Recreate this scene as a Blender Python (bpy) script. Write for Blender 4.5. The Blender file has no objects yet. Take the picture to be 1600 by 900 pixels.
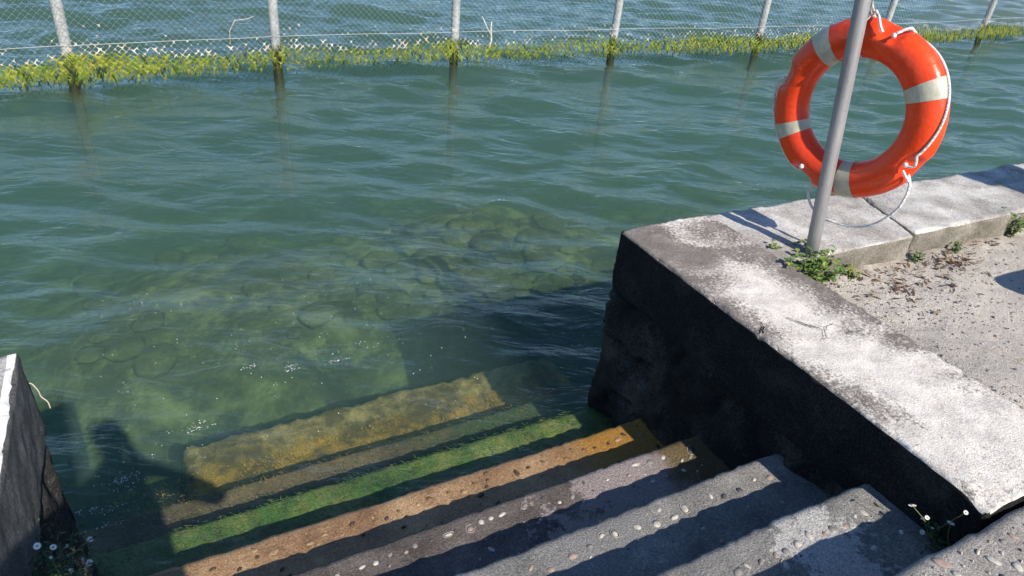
import bpy, bmesh, math, random
import numpy as np
from mathutils import Vector, Matrix
R = math.radians
rng = np.random.default_rng(7)
random.seed(7)
sc = bpy.context.scene
COL = sc.collection
WZ = -0.882                       # water level
Lt = np.array([-0.13, 1.0, -0.817])   # direction the sunlight travels

# ------------------------------------------------------------------ noise
def _h(ix, iy, iz, seed):
    n = (ix * 374761393 + iy * 668265263 + iz * 2147483647 + seed * 1274126177) & 0xFFFFFFFF
    n = ((n ^ (n >> 13)) * 1274126177) & 0xFFFFFFFF
    n = ((n ^ (n >> 15)) * 2246822519) & 0xFFFFFFFF
    return ((n ^ (n >> 16)) & 0xFFFFFF).astype(np.float64) / 0xFFFFFF * 2 - 1
def vnoise(P, scale, seed=0):
    Q = np.asarray(P, float) * scale + 1000.0
    I = np.floor(Q).astype(np.int64); F = Q - I; F = F * F * F * (F * (F * 6 - 15) + 10)
    x, y, z = I[:, 0], I[:, 1], I[:, 2]; fx, fy, fz = F[:, 0], F[:, 1], F[:, 2]
    def c(a, b, d): return _h(x + a, y + b, z + d, seed)
    l = lambda a, b, t: a + (b - a) * t
    return l(l(l(c(0,0,0), c(1,0,0), fx), l(c(0,1,0), c(1,1,0), fx), fy),
             l(l(c(0,0,1), c(1,0,1), fx), l(c(0,1,1), c(1,1,1), fx), fy), fz)
def fbm(P, scale, octv=4, seed=0, gain=.5):
    o = 0; a = 1; t = 0
    for k in range(octv):
        o = o + a * vnoise(P, scale * 2 ** k, seed + k * 17); t += a; a *= gain
    return o / t
def sstep(a, b, x):
    t = np.clip((x - a) / (b - a), 0, 1); return t * t * (3 - 2 * t)

# ------------------------------------------------------------------ object helpers
def tag(o, label=None, cat=None, group=None, kind=None):
    if label: o['label'] = label
    if cat: o['category'] = cat
    if group: o['group'] = group
    if kind: o['kind'] = kind
    return o
def empty(name, loc, label, cat, group=None):
    o = bpy.data.objects.new(name, None); COL.objects.link(o); o.location = loc
    o.empty_display_size = .1
    return tag(o, label, cat, group)
def link(name, me, parent=None):
    o = bpy.data.objects.new(name, me); COL.objects.link(o)
    if parent is not None:
        o.parent = parent
        w = Vector((0, 0, 0)); p = parent
        while p is not None: w += p.location; p = p.parent
        o.location = -w                       # parts keep world coordinates in their vertices
    return o
def mesh(name, V, Fc, mats, parent=None, smooth=True, mi=None):
    me = bpy.data.meshes.new(name)
    V = np.asarray(V, dtype=np.float32)
    me.vertices.add(len(V)); me.vertices.foreach_set('co', V.ravel())
    if isinstance(Fc, np.ndarray):
        n, k = Fc.shape
        tot = np.full(n, k, dtype=np.int32); flat = Fc.ravel().astype(np.int32)
    else:
        tot = np.array([len(f) for f in Fc], dtype=np.int32); flat = np.array([i for f in Fc for i in f], dtype=np.int32); n = len(Fc)
    me.loops.add(len(flat)); me.loops.foreach_set('vertex_index', flat)
    me.polygons.add(n)
    st = np.concatenate([[0], np.cumsum(tot)[:-1]]).astype(np.int32)
    me.polygons.foreach_set('loop_start', st); me.polygons.foreach_set('loop_total', tot)
    me.polygons.foreach_set('use_smooth', np.full(n, smooth))
    if not isinstance(mats, (list, tuple)): mats = [mats]
    for m in mats: me.materials.append(m)
    if mi is not None: me.polygons.foreach_set('material_index', np.asarray(mi, dtype=np.int32))
    me.update(calc_edges=True); me.validate()
    return link(name, me, parent)
class MB:
    """collects vertices and faces of one mesh"""
    def __init__(s): s.V = []; s.F = []; s.M = []; s.n = 0
    def add(s, V, F, m=0):
        V = np.asarray(V, float); s.V.append(V)
        s.F += [tuple(int(i) + s.n for i in f) for f in F]; s.M += [m] * len(F); s.n += len(V)
    def tube(s, pts, r, k=6, m=0, cap=True, closed=False):
        P = np.asarray(pts, float); n = len(P); r = np.broadcast_to(r, (n,))
        T = np.gradient(P, axis=0)
        if closed: T = np.roll(P, -1, 0) - np.roll(P, 1, 0)
        T /= np.linalg.norm(T, axis=1)[:, None] + 1e-9
        up = np.array([0, 0, 1.]) if abs(T[0, 2]) < .9 else np.array([1., 0, 0])
        A = np.cross(T[0], up); A /= np.linalg.norm(A); V = []
        for i in range(n):
            A = A - T[i] * (A @ T[i]); A /= np.linalg.norm(A) + 1e-9; B = np.cross(T[i], A)
            for j in range(k):
                a = 2 * math.pi * j / k; V.append(P[i] + r[i] * (math.cos(a) * A + math.sin(a) * B))
        F = []
        for i in range(n if closed else n - 1):
            i2 = (i + 1) % n
            for j in range(k): F.append((i*k+j, i*k+(j+1) % k, i2*k+(j+1) % k, i2*k+j))
        if cap and not closed: F += [tuple(range(k))[::-1], tuple((n-1)*k+j for j in range(k))]
        s.add(V, F, m)
    def ell(s, c, ax, m=0, seg=8, rings=5, rot=0., jit=0.):
        V = []; F = []
        for i in range(rings + 1):
            t = math.pi * i / rings
            for j in range(seg):
                a = 2 * math.pi * j / seg
                q = 1 + jit * (random.random() - .5)
                V.append((ax[0]*math.sin(t)*math.cos(a)*q, ax[1]*math.sin(t)*math.sin(a)*q, ax[2]*math.cos(t)))
        for i in range(rings):
            for j in range(seg): F.append((i*seg+j, (i+1)*seg+j, (i+1)*seg+(j+1) % seg, i*seg+(j+1) % seg))
        V = np.array(V); ca, sa = math.cos(rot), math.sin(rot)
        V = np.stack([V[:,0]*ca - V[:,1]*sa, V[:,0]*sa + V[:,1]*ca, V[:,2]], 1) + np.asarray(c)
        s.add(V, F, m)
    def build(s, name, mats, parent=None, smooth=True):
        return mesh(name, np.concatenate(s.V), s.F, mats, parent, smooth, s.M)

def box_surface(lo, hi, res):
    """lattice of points on a box surface; returns unit params and quads"""
    lo = np.array(lo, float); hi = np.array(hi, float)
    n = np.maximum(1, np.ceil((hi - lo) / res).astype(int))
    ids = {}; P = []; F = []
    def vid(i, j, k):
        key = (i, j, k)
        if key not in ids:
            ids[key] = len(P); P.append((i / n[0], j / n[1], k / n[2]))
        return ids[key]
    for ax in range(3):
        b, c = (ax + 1) % 3, (ax + 2) % 3
        for side in (0, n[ax]):
            for u in range(n[b]):
                for v in range(n[c]):
                    q = []
                    for du, dv in ((0,0),(1,0),(1,1),(0,1)):
                        t = [0, 0, 0]; t[ax] = side; t[b] = u + du; t[c] = v + dv; q.append(vid(*t))
                    if side == 0: q.reverse()
                    F.append(q)
    return lo + np.array(P) * (hi - lo), np.array(F)
def rough_box(name, lo, hi, res, bevel, noises, mats, parent=None, xform=None, matfn=None, extra=None):
    lo = np.array(lo, float); hi = np.array(hi, float)
    P, F = box_surface(lo, hi, res)
    inner = np.clip(P, lo + bevel, hi - bevel)
    N = P - inner; L = np.linalg.norm(N, axis=1)[:, None]; N = N / np.maximum(L, 1e-9)
    Q = inner + N * bevel
    edge = (np.abs(N) > .25).sum(1) > 1
    d = np.zeros(len(Q))
    for i, nz in enumerate(noises):
        scl, amp, where = nz
        w = 1 if where == 'all' else (edge * 1.0)
        v = fbm(Q, scl, 3, 31 * i + 5)
        if where == 'chip': v = -np.clip(v - .1, 0, 1) * 2.5
        d += amp * v * w
    Q = Q + N * d[:, None]
    if extra is not None: Q = extra(Q, N)
    if xform is not None: Q = xform(Q)
    mi = None
    if matfn is not None: mi = matfn(Q[F].mean(1), N[F].mean(1))
    return mesh(name, Q, F, mats, parent, True, mi)

# ------------------------------------------------------------------ node helpers
class NT:
    def __init__(s, name):
        s.m = bpy.data.materials.new(name); s.m.use_nodes = True; s.t = s.m.node_tree; s.t.nodes.clear()
        s.out = s.t.nodes.new('ShaderNodeOutputMaterial')
        s.co = s.n('ShaderNodeNewGeometry').outputs['Position']
    def n(s, ty, **kw):
        nd = s.t.nodes.new(ty)
        for k, v in kw.items(): setattr(nd, k, v)
        return nd
    def set(s, sock, v):
        if hasattr(v, 'is_output'): s.t.links.new(v, sock)
        elif v is not None: sock.default_value = v
    def noise(s, scale, detail=4, rough=.55, co=None, dist=0):
        nd = s.n('ShaderNodeTexNoise'); s.set(nd.inputs['Vector'], co or s.co)
        nd.inputs['Scale'].default_value = scale; nd.inputs['Detail'].default_value = detail; nd.inputs['Roughness'].default_value = rough
        nd.inputs['Distortion'].default_value = dist
        return nd.outputs['Fac']
    def voro(s, scale, out='Distance', co=None, feature='F1', rnd=1):
        nd = s.n('ShaderNodeTexVoronoi', feature=feature); s.set(nd.inputs['Vector'], co or s.co); nd.inputs['Scale'].default_value = scale
        nd.inputs['Randomness'].default_value = rnd
        return nd.outputs[out]
    def math(s, op, a, b=None, c=None, clamp=False):
        nd = s.n('ShaderNodeMath', operation=op, use_clamp=clamp)
        s.set(nd.inputs[0], a); s.set(nd.inputs[1], b); s.set(nd.inputs[2], c); return nd.outputs[0]
    def ramp(s, f, stops, interp='LINEAR'):
        nd = s.n('ShaderNodeValToRGB'); cr = nd.color_ramp; cr.interpolation = interp
        while len(cr.elements) < len(stops): cr.elements.new(.5)
        for e, (p, c) in zip(cr.elements, stops):
            e.position = p; e.color = (c, c, c, 1) if isinstance(c, (int, float)) else (*c, 1)
        s.set(nd.inputs[0], f); return nd.outputs[0]
    def mix(s, f, a, b, mode='MIX'):
        nd = s.n('ShaderNodeMix', data_type='RGBA', blend_type=mode)
        s.set(nd.inputs[0], f)
        for k, v in ((6, a), (7, b)):
            s.set(nd.inputs[k], (*v, 1) if isinstance(v, tuple) and len(v) == 3 else v)
        return nd.outputs[2]
    def sep(s, v=None):
        nd = s.n('ShaderNodeSeparateXYZ'); s.set(nd.inputs[0], v or s.co); return nd.outputs
    def mapv(s, scale, rot=(0,0,0), loc=(0,0,0), co=None):
        nd = s.n('ShaderNodeMapping'); s.set(nd.inputs[0], co or s.co)
        nd.inputs['Scale'].default_value = scale; nd.inputs['Rotation'].default_value = rot; nd.inputs['Location'].default_value = loc
        return nd.outputs[0]
    def bump(s, h, dist=.01, strength=1., normal=None):
        nd = s.n('ShaderNodeBump'); s.set(nd.inputs['Height'], h); nd.inputs['Distance'].default_value = dist
        nd.inputs['Strength'].default_value = strength; s.set(nd.inputs['Normal'], normal); return nd.outputs[0]
    def principled(s, col, rough=.8, normal=None, metal=0, spec=.3, coat=0, trans=None, sss=None):
        nd = s.n('ShaderNodeBsdfPrincipled')
        s.set(nd.inputs['Base Color'], (*col, 1) if isinstance(col, tuple) else col)
        s.set(nd.inputs['Roughness'], rough); s.set(nd.inputs['Metallic'], metal)
        nd.inputs['Specular IOR Level'].default_value = spec; s.set(nd.inputs['Normal'], normal)
        nd.inputs['Coat Weight'].default_value = coat
        s.t.links.new(nd.outputs[0], s.out.inputs['Surface']); return nd

def concrete(name, dark, mid, light, lo=.45, hi=.6, scale=3., grain=.5, bump=.006, rough=.9, bias=None, wetz=None):
    m = NT(name)
    big = m.noise(scale, 6, .62, dist=.4)
    fine = m.noise(90, 5, .7)
    f = m.math('ADD', big, m.math('MULTIPLY', m.math('SUBTRACT', fine, .5), grain))
    if bias is not None: f = m.math('ADD', f, bias(m))
    c = m.mix(m.ramp(f, [(lo, 0.), (hi, 1.)]), dark, light)
    c = m.mix(m.ramp(m.noise(scale * 4, 5, .6), [(.4, 0.), (.7, .55)]), c, mid)
    sp = m.voro(260)
    c = m.mix(m.ramp(sp, [(.1, .55), (.35, 0.)]), c, m.mix(m.noise(400, 1), (.03, .028, .026), (.35, .33, .3)))
    c = m.mix(.75, c, m.ramp(m.noise(150, 4, .85), [(.34, .18), (.5, .5), (.66, .85)]), 'OVERLAY')
    h = m.math('ADD', m.math('MULTIPLY', m.noise(25, 6, .7), .6), m.math('MULTIPLY', m.noise(190, 4, .75), .7))
    h = m.math('SUBTRACT', h, m.math('MULTIPLY', m.ramp(m.voro(60), [(.0, .4), (.18, 0.)]), 1.0))
    m.principled(c, rough, m.bump(h, bump), spec=.25)
    return m.m
def plain(name, col, rough=.7, var=.25, scale=20, bump=.002, spec=.3, metal=0, bscale=60):
    m = NT(name)
    d = tuple(x * (1 - var) for x in col); l = tuple(min(1, x * (1 + var)) for x in col)
    c = m.mix(m.ramp(m.noise(scale, 5), [(.3, 0.), (.7, 1.)]), d, l)
    m.principled(c, rough, m.bump(m.noise(bscale, 4), bump), metal=metal, spec=spec)
    return m.m

# ------------------------------------------------------------------ materials
def wing_bias(m):
    x, y, z = m.sep()
    band = m.math('MULTIPLY', m.math('SUBTRACT', 1., m.math('ABSOLUTE', m.math('MULTIPLY', m.math('SUBTRACT', x, 1.9), 4.2))), .13)
    near = m.math('MULTIPLY', m.math('SUBTRACT', 1.35, y), .16)
    return m.math('ADD', band, near)
M = {}
M['wing_top'] = concrete('worn whitewashed concrete', (.18, .155, .14), (.34, .305, .28), (.8, .75, .69), .46, .60, 2.6, .6, bias=wing_bias)
M['coping'] = concrete('pale concrete coping', (.3, .275, .25), (.45, .42, .39), (.68, .655, .62), .38, .62, 4., .45)
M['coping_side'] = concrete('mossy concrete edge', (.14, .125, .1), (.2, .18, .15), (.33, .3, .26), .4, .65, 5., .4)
M['dark_side'] = concrete('dirty concrete side with shade', (.010, .010, .011), (.018, .018, .018), (.055, .053, .052), .5, .72, 5., .5, bump=.012)  # grime, with the wall's shade also put into the near-black colour
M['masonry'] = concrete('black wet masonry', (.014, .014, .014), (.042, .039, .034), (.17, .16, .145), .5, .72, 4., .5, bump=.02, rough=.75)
M['left_side'] = concrete('dark weathered concrete side', (.12, .12, .122), (.17, .168, .165), (.28, .275, .27), .45, .7, 6., .6, bump=.02)
M['left_rock'] = concrete('dark layered rock', (.04, .04, .04), (.09, .084, .078), (.34, .32, .3), .55, .72, 9., .7, bump=.03)
M['left_top'] = concrete('grey concrete top', (.3, .285, .28), (.4, .385, .38), (.55, .53, .52), .4, .65, 6., .5)
def white_edge_bias(m):
    x, y, z = m.sep()
    return m.ramp(m.math('ADD', x, m.math('MULTIPLY', m.noise(25), .012)), [(0, 0.), (1, 0.)])
M['white_paint'] = plain('flaked white paint', (.78, .76, .73), .85, .12, 40, .004)

def step_mat(name, dark, mid, light, paint=None, grow=None, wet=0., back=None):
    m = NT(name)
    f = m.math('ADD', m.noise(5., 6, .65), m.math('MULTIPLY', m.math('SUBTRACT', m.noise(110, 4, .7), .5), .55))
    c = m.mix(m.ramp(f, [(.36, 0.), (.68, 1.)]), dark, light)
    c = m.mix(m.ramp(m.noise(16, 5, .6), [(.42, 0.), (.66, .7)]), c, mid)
    sp = m.voro(240)
    c = m.mix(m.ramp(sp, [(.1, .6), (.32, 0.)]), c, m.mix(m.noise(420, 1), (.03, .028, .026), (.4, .37, .33)))
    if paint:
        col, cx, rad = paint
        x, y, z = m.sep()
        d = m.math('DIVIDE', m.math('ABSOLUTE', m.math('SUBTRACT', x, cx)), rad)
        pf = m.math('SUBTRACT', m.math('ADD', m.noise(8, 6, .7), m.math('MULTIPLY', m.noise(60, 3), .15)), m.math('MULTIPLY', d, .2))
        c = m.mix(m.ramp(pf, [(.40, 0.), (.435, .9)]), c, col)
    if back:
        x, y, z = m.sep()
        bf = m.math('ADD', m.math('MULTIPLY', m.math('SUBTRACT', back[1], y), 4.), m.math('MULTIPLY', m.math('SUBTRACT', m.noise(11, 6, .7), .5), 1.6))
        c = m.mix(m.ramp(bf, [(-.0, 0.), (.25, 1.)]), c, back[0])
        c = m.mix(m.ramp(m.noise(6, 6, .7), [(.42, 0.), (.58, .9)]), c, (.09, .07, .022))
    if grow:
        col, cx, w = grow
        x, y, z = m.sep()
        gf = m.math('ADD', m.math('MULTIPLY', m.math('SUBTRACT', x, cx), w), m.math('MULTIPLY', m.noise(9, 4), .6))
        c = m.mix(m.ramp(gf, [(.2, 0.), (.42, .9)]), c, col)
    c = m.mix(.8, c, m.ramp(m.noise(170, 4, .85), [(.34, .18), (.5, .5), (.66, .85)]), 'OVERLAY')
    h = m.math('ADD', m.math('MULTIPLY', m.noise(30, 6, .7), .5), m.math('MULTIPLY', m.noise(190, 4, .75), .9))
    m.principled(c, .85 - wet, m.bump(h, .007), spec=.3 + wet * .5)
    return m.m
STEPMAT = [
    step_mat('landing pebble concrete', (.26, .235, .21), (.36, .33, .3), (.5, .46, .42)),
    step_mat('grey pebble step', (.15, .148, .145), (.23, .225, .215), (.37, .355, .335), paint=((.5, .49, .47), 1.36, .13)),
    step_mat('grey worn step', (.15, .148, .145), (.225, .22, .21), (.36, .345, .325), paint=((.24, .235, .23), .9, .2)),
    step_mat('mauve worn step', (.075, .063, .058), (.14, .118, .108), (.22, .19, .176), paint=((.33, .275, .27), 1.22, .3), grow=((.13, .095, .035), 1.42, 2.5)),
    step_mat('rust brown wet step', (.19, .10, .045), (.36, .21, .10), (.5, .33, .18), grow=((.36, .18, .025), 1.25, 1.8), wet=.35),
    step_mat('green algae step', (.012, .05, .008), (.045, .15, .018), (.2, .23, .05), wet=.45),
    step_mat('brown submerged step', (.06, .045, .02), (.13, .095, .045), (.24, .18, .09), grow=((.04, .08, .025), .9, .5), wet=.2),
    step_mat('golden and pale silt step', (.14, .1, .03), (.36, .27, .085), (.55, .44, .17), wet=.2, back=((.42, .25, .03), 2.70)),
    step_mat('deep murky step', (.04, .045, .02), (.07, .075, .03), (.11, .11, .05)),
]
PEB = [plain('pale pebble', (.42, .395, .36), .75, .35, 90), plain('grey pebble', (.2, .19, .18), .7, .3, 60), plain('pink pebble', (.3, .225, .195), .7, .25, 60),
       plain('dark pebble', (.07, .07, .075), .6, .3, 60), plain('pebble rim mortar', (.3, .285, .265), .9, .2, 80)]
WPEB = [plain('brown wet pebble', (.16, .1, .05), .5, .3, 60), plain('dark wet pebble', (.06, .045, .03), .5, .3, 60), plain('tan wet pebble', (.28, .19, .11), .5, .3, 60)]

# ------------------------------------------------------------------ steps
Y0, DY, DZ = 0.470, 0.3122, 0.17655
def sy(k): return Y0 + k * DY + (.225 if k == 7 else .2 if k > 7 else 0)
def sz(k): return -.015 - k * DZ - (.3 if k > 7 else 0)
stairs = empty('stone_stairs', (0.6, 1.2, -.9), 'flight of weathered pebbled concrete steps going down into the green water between two walls', 'stairs')
for k in range(1, 13):
    mt = STEPMAT[min(k, 8)]
    lo = (-.62 if k < 7 else -.13 if k == 7 else -.2, sy(k - 1) - .06, sz(k) - .32); hi = (1.9, sy(k), sz(k))
    res = .022 if k <= 8 else .05
    rough = .006 if k < 5 else (.012 if k < 7 else .05)
    def wave_edge(Q, N, k=k):
        e = sstep(-.12, 0, Q[:, 1] - sy(k))
        Q = Q.copy()
        Q[:, 1] += e * (.004 if k != 7 else .05) * fbm(Q * np.array([1, 0, 0]) + k * 7.7, 2.0, 6, 60, .62)
        Q[:, 2] += .003 * fbm(Q * np.array([1, .4, 0]) + k * 3.3, 3., 3, 61)
        return Q
    st = rough_box('step', lo, hi, res, .016 if k < 7 else .045, [(7, rough * .35, 'all'), (34, rough * .35, 'all'), (22, .004 if k < 7 else .0, 'chip'), (45, .006, 'edge')], mt, stairs, extra=wave_edge)
    lbl = {1: 'grey step with a line of pale pebbles and flaked white paint', 2: 'dark grey step with sparse pebbles', 3: 'brownish mauve step with a pale pink patch',
           4: 'rust brown step, the last one clear of the water', 5: 'step covered in bright green algae', 7: 'narrow golden weed covered step'}.get(k)
    if lbl: st['label'] = lbl
    if k <= 4:
        b = MB(); ni = 0
        x = -.4
        y_row = {1: .085, 2: .075, 3: .06, 4: .07}[k]
        pts = []
        while x < 1.58:
            if random.random() < (.96 if k == 1 and x > 1.1 else .92): pts.append((x, sy(k) - y_row + random.gauss(0, .004 if k == 1 and x > 1.1 else .011), random.uniform(.65, 1.25)))
            x += random.uniform(.03, .05) * (1 if k == 1 else random.uniform(.8, 1.9))
        for _ in range({1: 420, 2: 380, 3: 360, 4: 420}[k]):
            pts.append((random.uniform(-.4, 1.6), sy(k) - random.uniform(.03 if k == 4 else .09, .30), random.choice([.15, .18, .2, .25, .3, .35, .45, .6, .85] + ([1.1] if k in (1, 4) else []))))
        acc = []
        for (px, py, s) in pts:
            if any((px - a) ** 2 + (py - c) ** 2 < (.0009 if s > .4 else .0004) for a, c in acc): continue
            acc.append((px, py))
            a, c_ = random.uniform(.0105, .0165) * s, random.uniform(.007, .011) * s
            rt = random.uniform(-.6, .6) + (.3 if random.random() < .7 else 1.5)
            zz = sz(k) + .003 * fbm(np.array([[px, py * .4, 0]]) + k * 3.3, 3., 3, 61)[0]
            if k < 4:
                mcol = random.choices([0, 1, 2, 3], [5, 3, 1.2, 1.5])[0]
            else: mcol = random.choice([0, 1, 2])
            b.ell((px, py, zz - .0015), (a, c_, random.uniform(.0035, .0062) * min(1, s + .25)), mcol, 9, 5, rt, .3)
            if k < 4 and s > .5 and random.random() < .22:        # mortar lip left round the stone
                cc = [(px + 1.28 * (a * math.cos(t) * math.cos(rt) - c_ * math.sin(t) * math.sin(rt)),
                       py + 1.28 * (a * math.cos(t) * math.sin(rt) + c_ * math.sin(t) * math.cos(rt)), zz + .0005) for t in np.linspace(0, random.uniform(3.5, 6.1), 14)]
                b.tube(cc, np.array([.0006] + [random.uniform(.001, .0021) for _ in range(12)] + [.0006]), 5, 4)
        pb = b.build('embedded_pebbles', PEB if k < 4 else WPEB, st); tag(pb, kind='stuff')
# strands of algae lying on the green tread, and golden tufts on the next ones
def strands(name, k, n, mats, length, parent, xr=(-.45, 1.62), yw=(.0, .3), hgt=.012, wid=.0035):
    b = MB()
    for _ in range(n):
        x = random.uniform(*xr); y = sy(k) - random.uniform(*yw); z = sz(k) + random.uniform(-.002, .006)
        a = random.gauss(2.6, .5); L = length * random.uniform(.4, 1.3); w = wid * random.uniform(.5, 1.4)
        d = np.array([math.cos(a), math.sin(a), 0]); s = np.array([-d[1], d[0], 0]) * w
        p0 = np.array([x, y, z]); p1 = p0 + d * L * .5 + [0, 0, random.uniform(.2, 1) * hgt]; p2 = p0 + d * L + [0, 0, random.uniform(-.2, .6) * hgt]
        b.add([p0 - s, p0 + s, p1 + s, p1 - s, p2], [(0, 1, 2, 3), (3, 2, 4)], random.randrange(len(mats)))
    o = b.build(name, mats, parent); tag(o, kind='stuff'); return o
steps = [c for c in stairs.children]
G1 = plain('bright green algae', (.06, .15, .02), .6, .3, 30); G2 = plain('deep green algae', (.025, .09, .015), .6, .3, 30); G3 = plain('yellow green algae', (.22, .24, .06), .6, .3, 30)
strands('algae_strands', 5, 3800, [STEPMAT[5], G1, G2, STEPMAT[5], STEPMAT[5]], .022, steps[4], hgt=.002, wid=.0012)
GO = [plain('golden weed', (.5, .32, .05), .5, .3, 40), plain('amber weed', (.3, .17, .025), .5, .3, 40), plain('straw weed', (.6, .48, .16), .5, .3, 40)]
strands('golden_weed', 7, 2600, [GO[0], GO[1], GO[1], STEPMAT[6]], .012, steps[6], yw=(.22, .42), hgt=.010, wid=.0018)
strands('brown_weed', 6, 3000, [GO[1], STEPMAT[6], STEPMAT[6], G2], .012, steps[5], yw=(0, .3), hgt=.005, wid=.0014)

# ------------------------------------------------------------------ right wing wall
XR = 1.6405
wing = empty('wing_wall', (1.85, 1.2, -.9), 'concrete wing wall with flaked white top, standing right of the steps beside the gravel', 'wall')
def wing_x(Q, N):
    Q = Q.copy()
    # the end by the landing is skewed, the seaward corner nibbled
    e = sstep(.75, .48, Q[:, 1]); Q[:, 1] -= e * np.clip(Q[:, 0] - XR, 0, 1) * .045
    return Q
# a chipped notch at the crack on the inner edge
def wing_chip(Q, N):
    Q = wing_x(Q, N)
    d = np.hypot(Q[:, 0] - XR, (Q[:, 1] - 1.262)); w = np.exp(-(d / .011) ** 2)
    Q[:, 2] -= w * .012
    d = np.hypot(Q[:, 0] - XR, (Q[:, 1] - .50)); w = np.exp(-(d / .03) ** 2); Q[:, 2] -= w * .02
    return Q
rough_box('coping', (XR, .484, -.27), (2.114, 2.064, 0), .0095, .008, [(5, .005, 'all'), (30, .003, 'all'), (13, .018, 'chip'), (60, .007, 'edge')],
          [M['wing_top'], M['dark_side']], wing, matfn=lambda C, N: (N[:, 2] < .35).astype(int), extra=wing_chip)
def rocky(amp=.035, batter=.05, dirx=-1, z0=-.27):
    def f(Q, N):
        Q = Q.copy()
        n1 = fbm(Q * np.array([1, 1, 1.5]), 3.4, 2, 77); n2 = fbm(Q, 13, 3, 78)
        cell = np.abs(vnoise(Q * np.array([1, 1.2, 1.7]), 4.5, 80))
        groove = -np.exp(-(cell / .10) ** 2)
        d = amp * (n1 * .9 + n2 * .35 + groove * .55)
        side = (np.abs(N[:, 2]) < .6)
        Q += N * (d * side)[:, None]
        Q[:, 0] += dirx * batter * np.clip(z0 - Q[:, 2], 0, 1.2)
        return Q
    return f
rough_box('masonry', (1.652, .3, -2.6), (2.25, 2.058, -.262), .024, .03, [(20, .012, 'all')], M['masonry'], wing, extra=rocky(.046, .07, -1))
# the crack in the top, a thin dark fissure
crk = MB()
def crack(b, pts, w, z=.0012):
    pts = np.array(pts); P = []
    for i in range(len(pts) - 1):
        for t in np.linspace(0, 1, 7)[:-1]:
            q = pts[i] * (1 - t) + pts[i+1] * t; P.append(q + rng.normal(0, .0035, 2))
    P.append(pts[-1]); P = np.array(P); T = np.gradient(P, axis=0); T /= np.linalg.norm(T, axis=1)[:, None]
    S = np.stack([-T[:, 1], T[:, 0]], 1); ww = w * (.35 + rng.random(len(P))) * np.linspace(1, .25, len(P))
    V = [];
    for p, s, a in zip(P, S, ww): V += [(*(p - s * a), z), (*(p + s * a), z)]
    b.add(V, [(2*i, 2*i+1, 2*i+3, 2*i+2) for i in range(len(P) - 1)])
FIS = plain('crack filled with black dirt', (.02, .018, .016), .95, .3, 60)
crack(crk, [(1.645, 1.262), (1.68, 1.29), (1.70, 1.315)], .0045, .006)
crack(crk, [(1.80, 1.30), (1.86, 1.20), (1.92, 1.22), (1.96, 1.14)], .0022, .006)
crack(crk, [(1.86, 1.20), (1.80, 1.14)], .0016, .006)
crk.build('crack', FIS, wing, False)

# ------------------------------------------------------------------ front quay: two coping slabs on a masonry face
quay = empty('quay_wall', (3.6, 1.85, -.9), 'low pale concrete quay edge along the water, cracked across below the lifebuoy', 'wall')
def skew(Q): Q = Q.copy(); Q[:, 1] -= .026 * (Q[:, 0] - 2.1); return Q
CRX = lambda y: 2.83 + (y - 1.53) * .33      # line of the crack
def endcut(side):
    def f(Q, N):
        Q = Q.copy(); s = sstep(2.5, 2.9, Q[:, 0]) if side < 0 else sstep(3.3, 2.9, Q[:, 0])
        tgt = CRX(Q[:, 1]) - 2.9 + .0015 * side + .010 * fbm(Q * np.array([0, 1, 1]), 9, 3, 90)
        gap = side * .030 * sstep(1.66, 1.55, Q[:, 1]) * (.6 + .4 * fbm(Q * np.array([0, 0, 1]), 20, 2, 92))
        Q[:, 0] += s * (tgt + gap)
        return Q
    return f
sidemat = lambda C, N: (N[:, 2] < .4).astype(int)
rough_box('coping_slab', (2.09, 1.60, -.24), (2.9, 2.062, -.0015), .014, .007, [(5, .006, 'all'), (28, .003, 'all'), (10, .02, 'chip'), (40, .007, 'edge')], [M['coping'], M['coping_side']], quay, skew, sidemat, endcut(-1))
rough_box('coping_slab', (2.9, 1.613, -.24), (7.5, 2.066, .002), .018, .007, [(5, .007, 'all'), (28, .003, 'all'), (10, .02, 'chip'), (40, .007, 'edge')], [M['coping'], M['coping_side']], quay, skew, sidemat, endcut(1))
rough_box('masonry', (2.0, 1.72, -2.6), (7.5, 2.045, -.23), .06, .03, [(20, .008, 'all')], M['masonry'], quay, skew, extra=rocky(.03, 0))

# ------------------------------------------------------------------ left wing wall
XL = -.4306
left = empty('side_wall', (-.65, 1., -.9), 'dark rough concrete wall with a white painted edge, standing left of the steps', 'wall')
def left_x(Q, N):
    Q = Q.copy(); Q[:, 1] += np.clip(-.43 - Q[:, 0], -1, 1) * -.28
    return Q
def lmat(C, N): return np.where(N[:, 2] < .4, 1, np.where(C[:, 0] > XL - .022 + .010 * fbm(C, 45, 4, 5), 2, 0)).astype(int)
rough_box('coping', (-1.0, -.3, -.30), (XL, 2.0, 0), .0125, .012, [(5, .005, 'all'), (24, .004, 'all'), (10, .016, 'chip'), (50, .007, 'edge')], [M['left_top'], M['left_side'], M['white_paint']], left, extra=left_x, matfn=lmat)
def left_rock(Q, N):
    Q = Q.copy()
    n = fbm(Q * np.array([1, 4.5, 1.2]), 3.2, 3, 41); cell = np.abs(vnoise(Q * np.array([1, 3.2, 1.1]), 4.6, 44))
    Q += N * ((.03 * n - .03 * np.exp(-(cell / .12) ** 2)) * (np.abs(N[:, 2]) < .6))[:, None]
    Q[:, 0] += .03 * np.clip(-.3 - Q[:, 2], 0, .6)
    return left_x(Q, N)
rough_box('masonry', (-1.0, -.3, -2.6), (XL - .012, 1.985, -.29), .022, .03, [(25, .009, 'all')], M['left_rock'], left, extra=left_rock)

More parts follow.
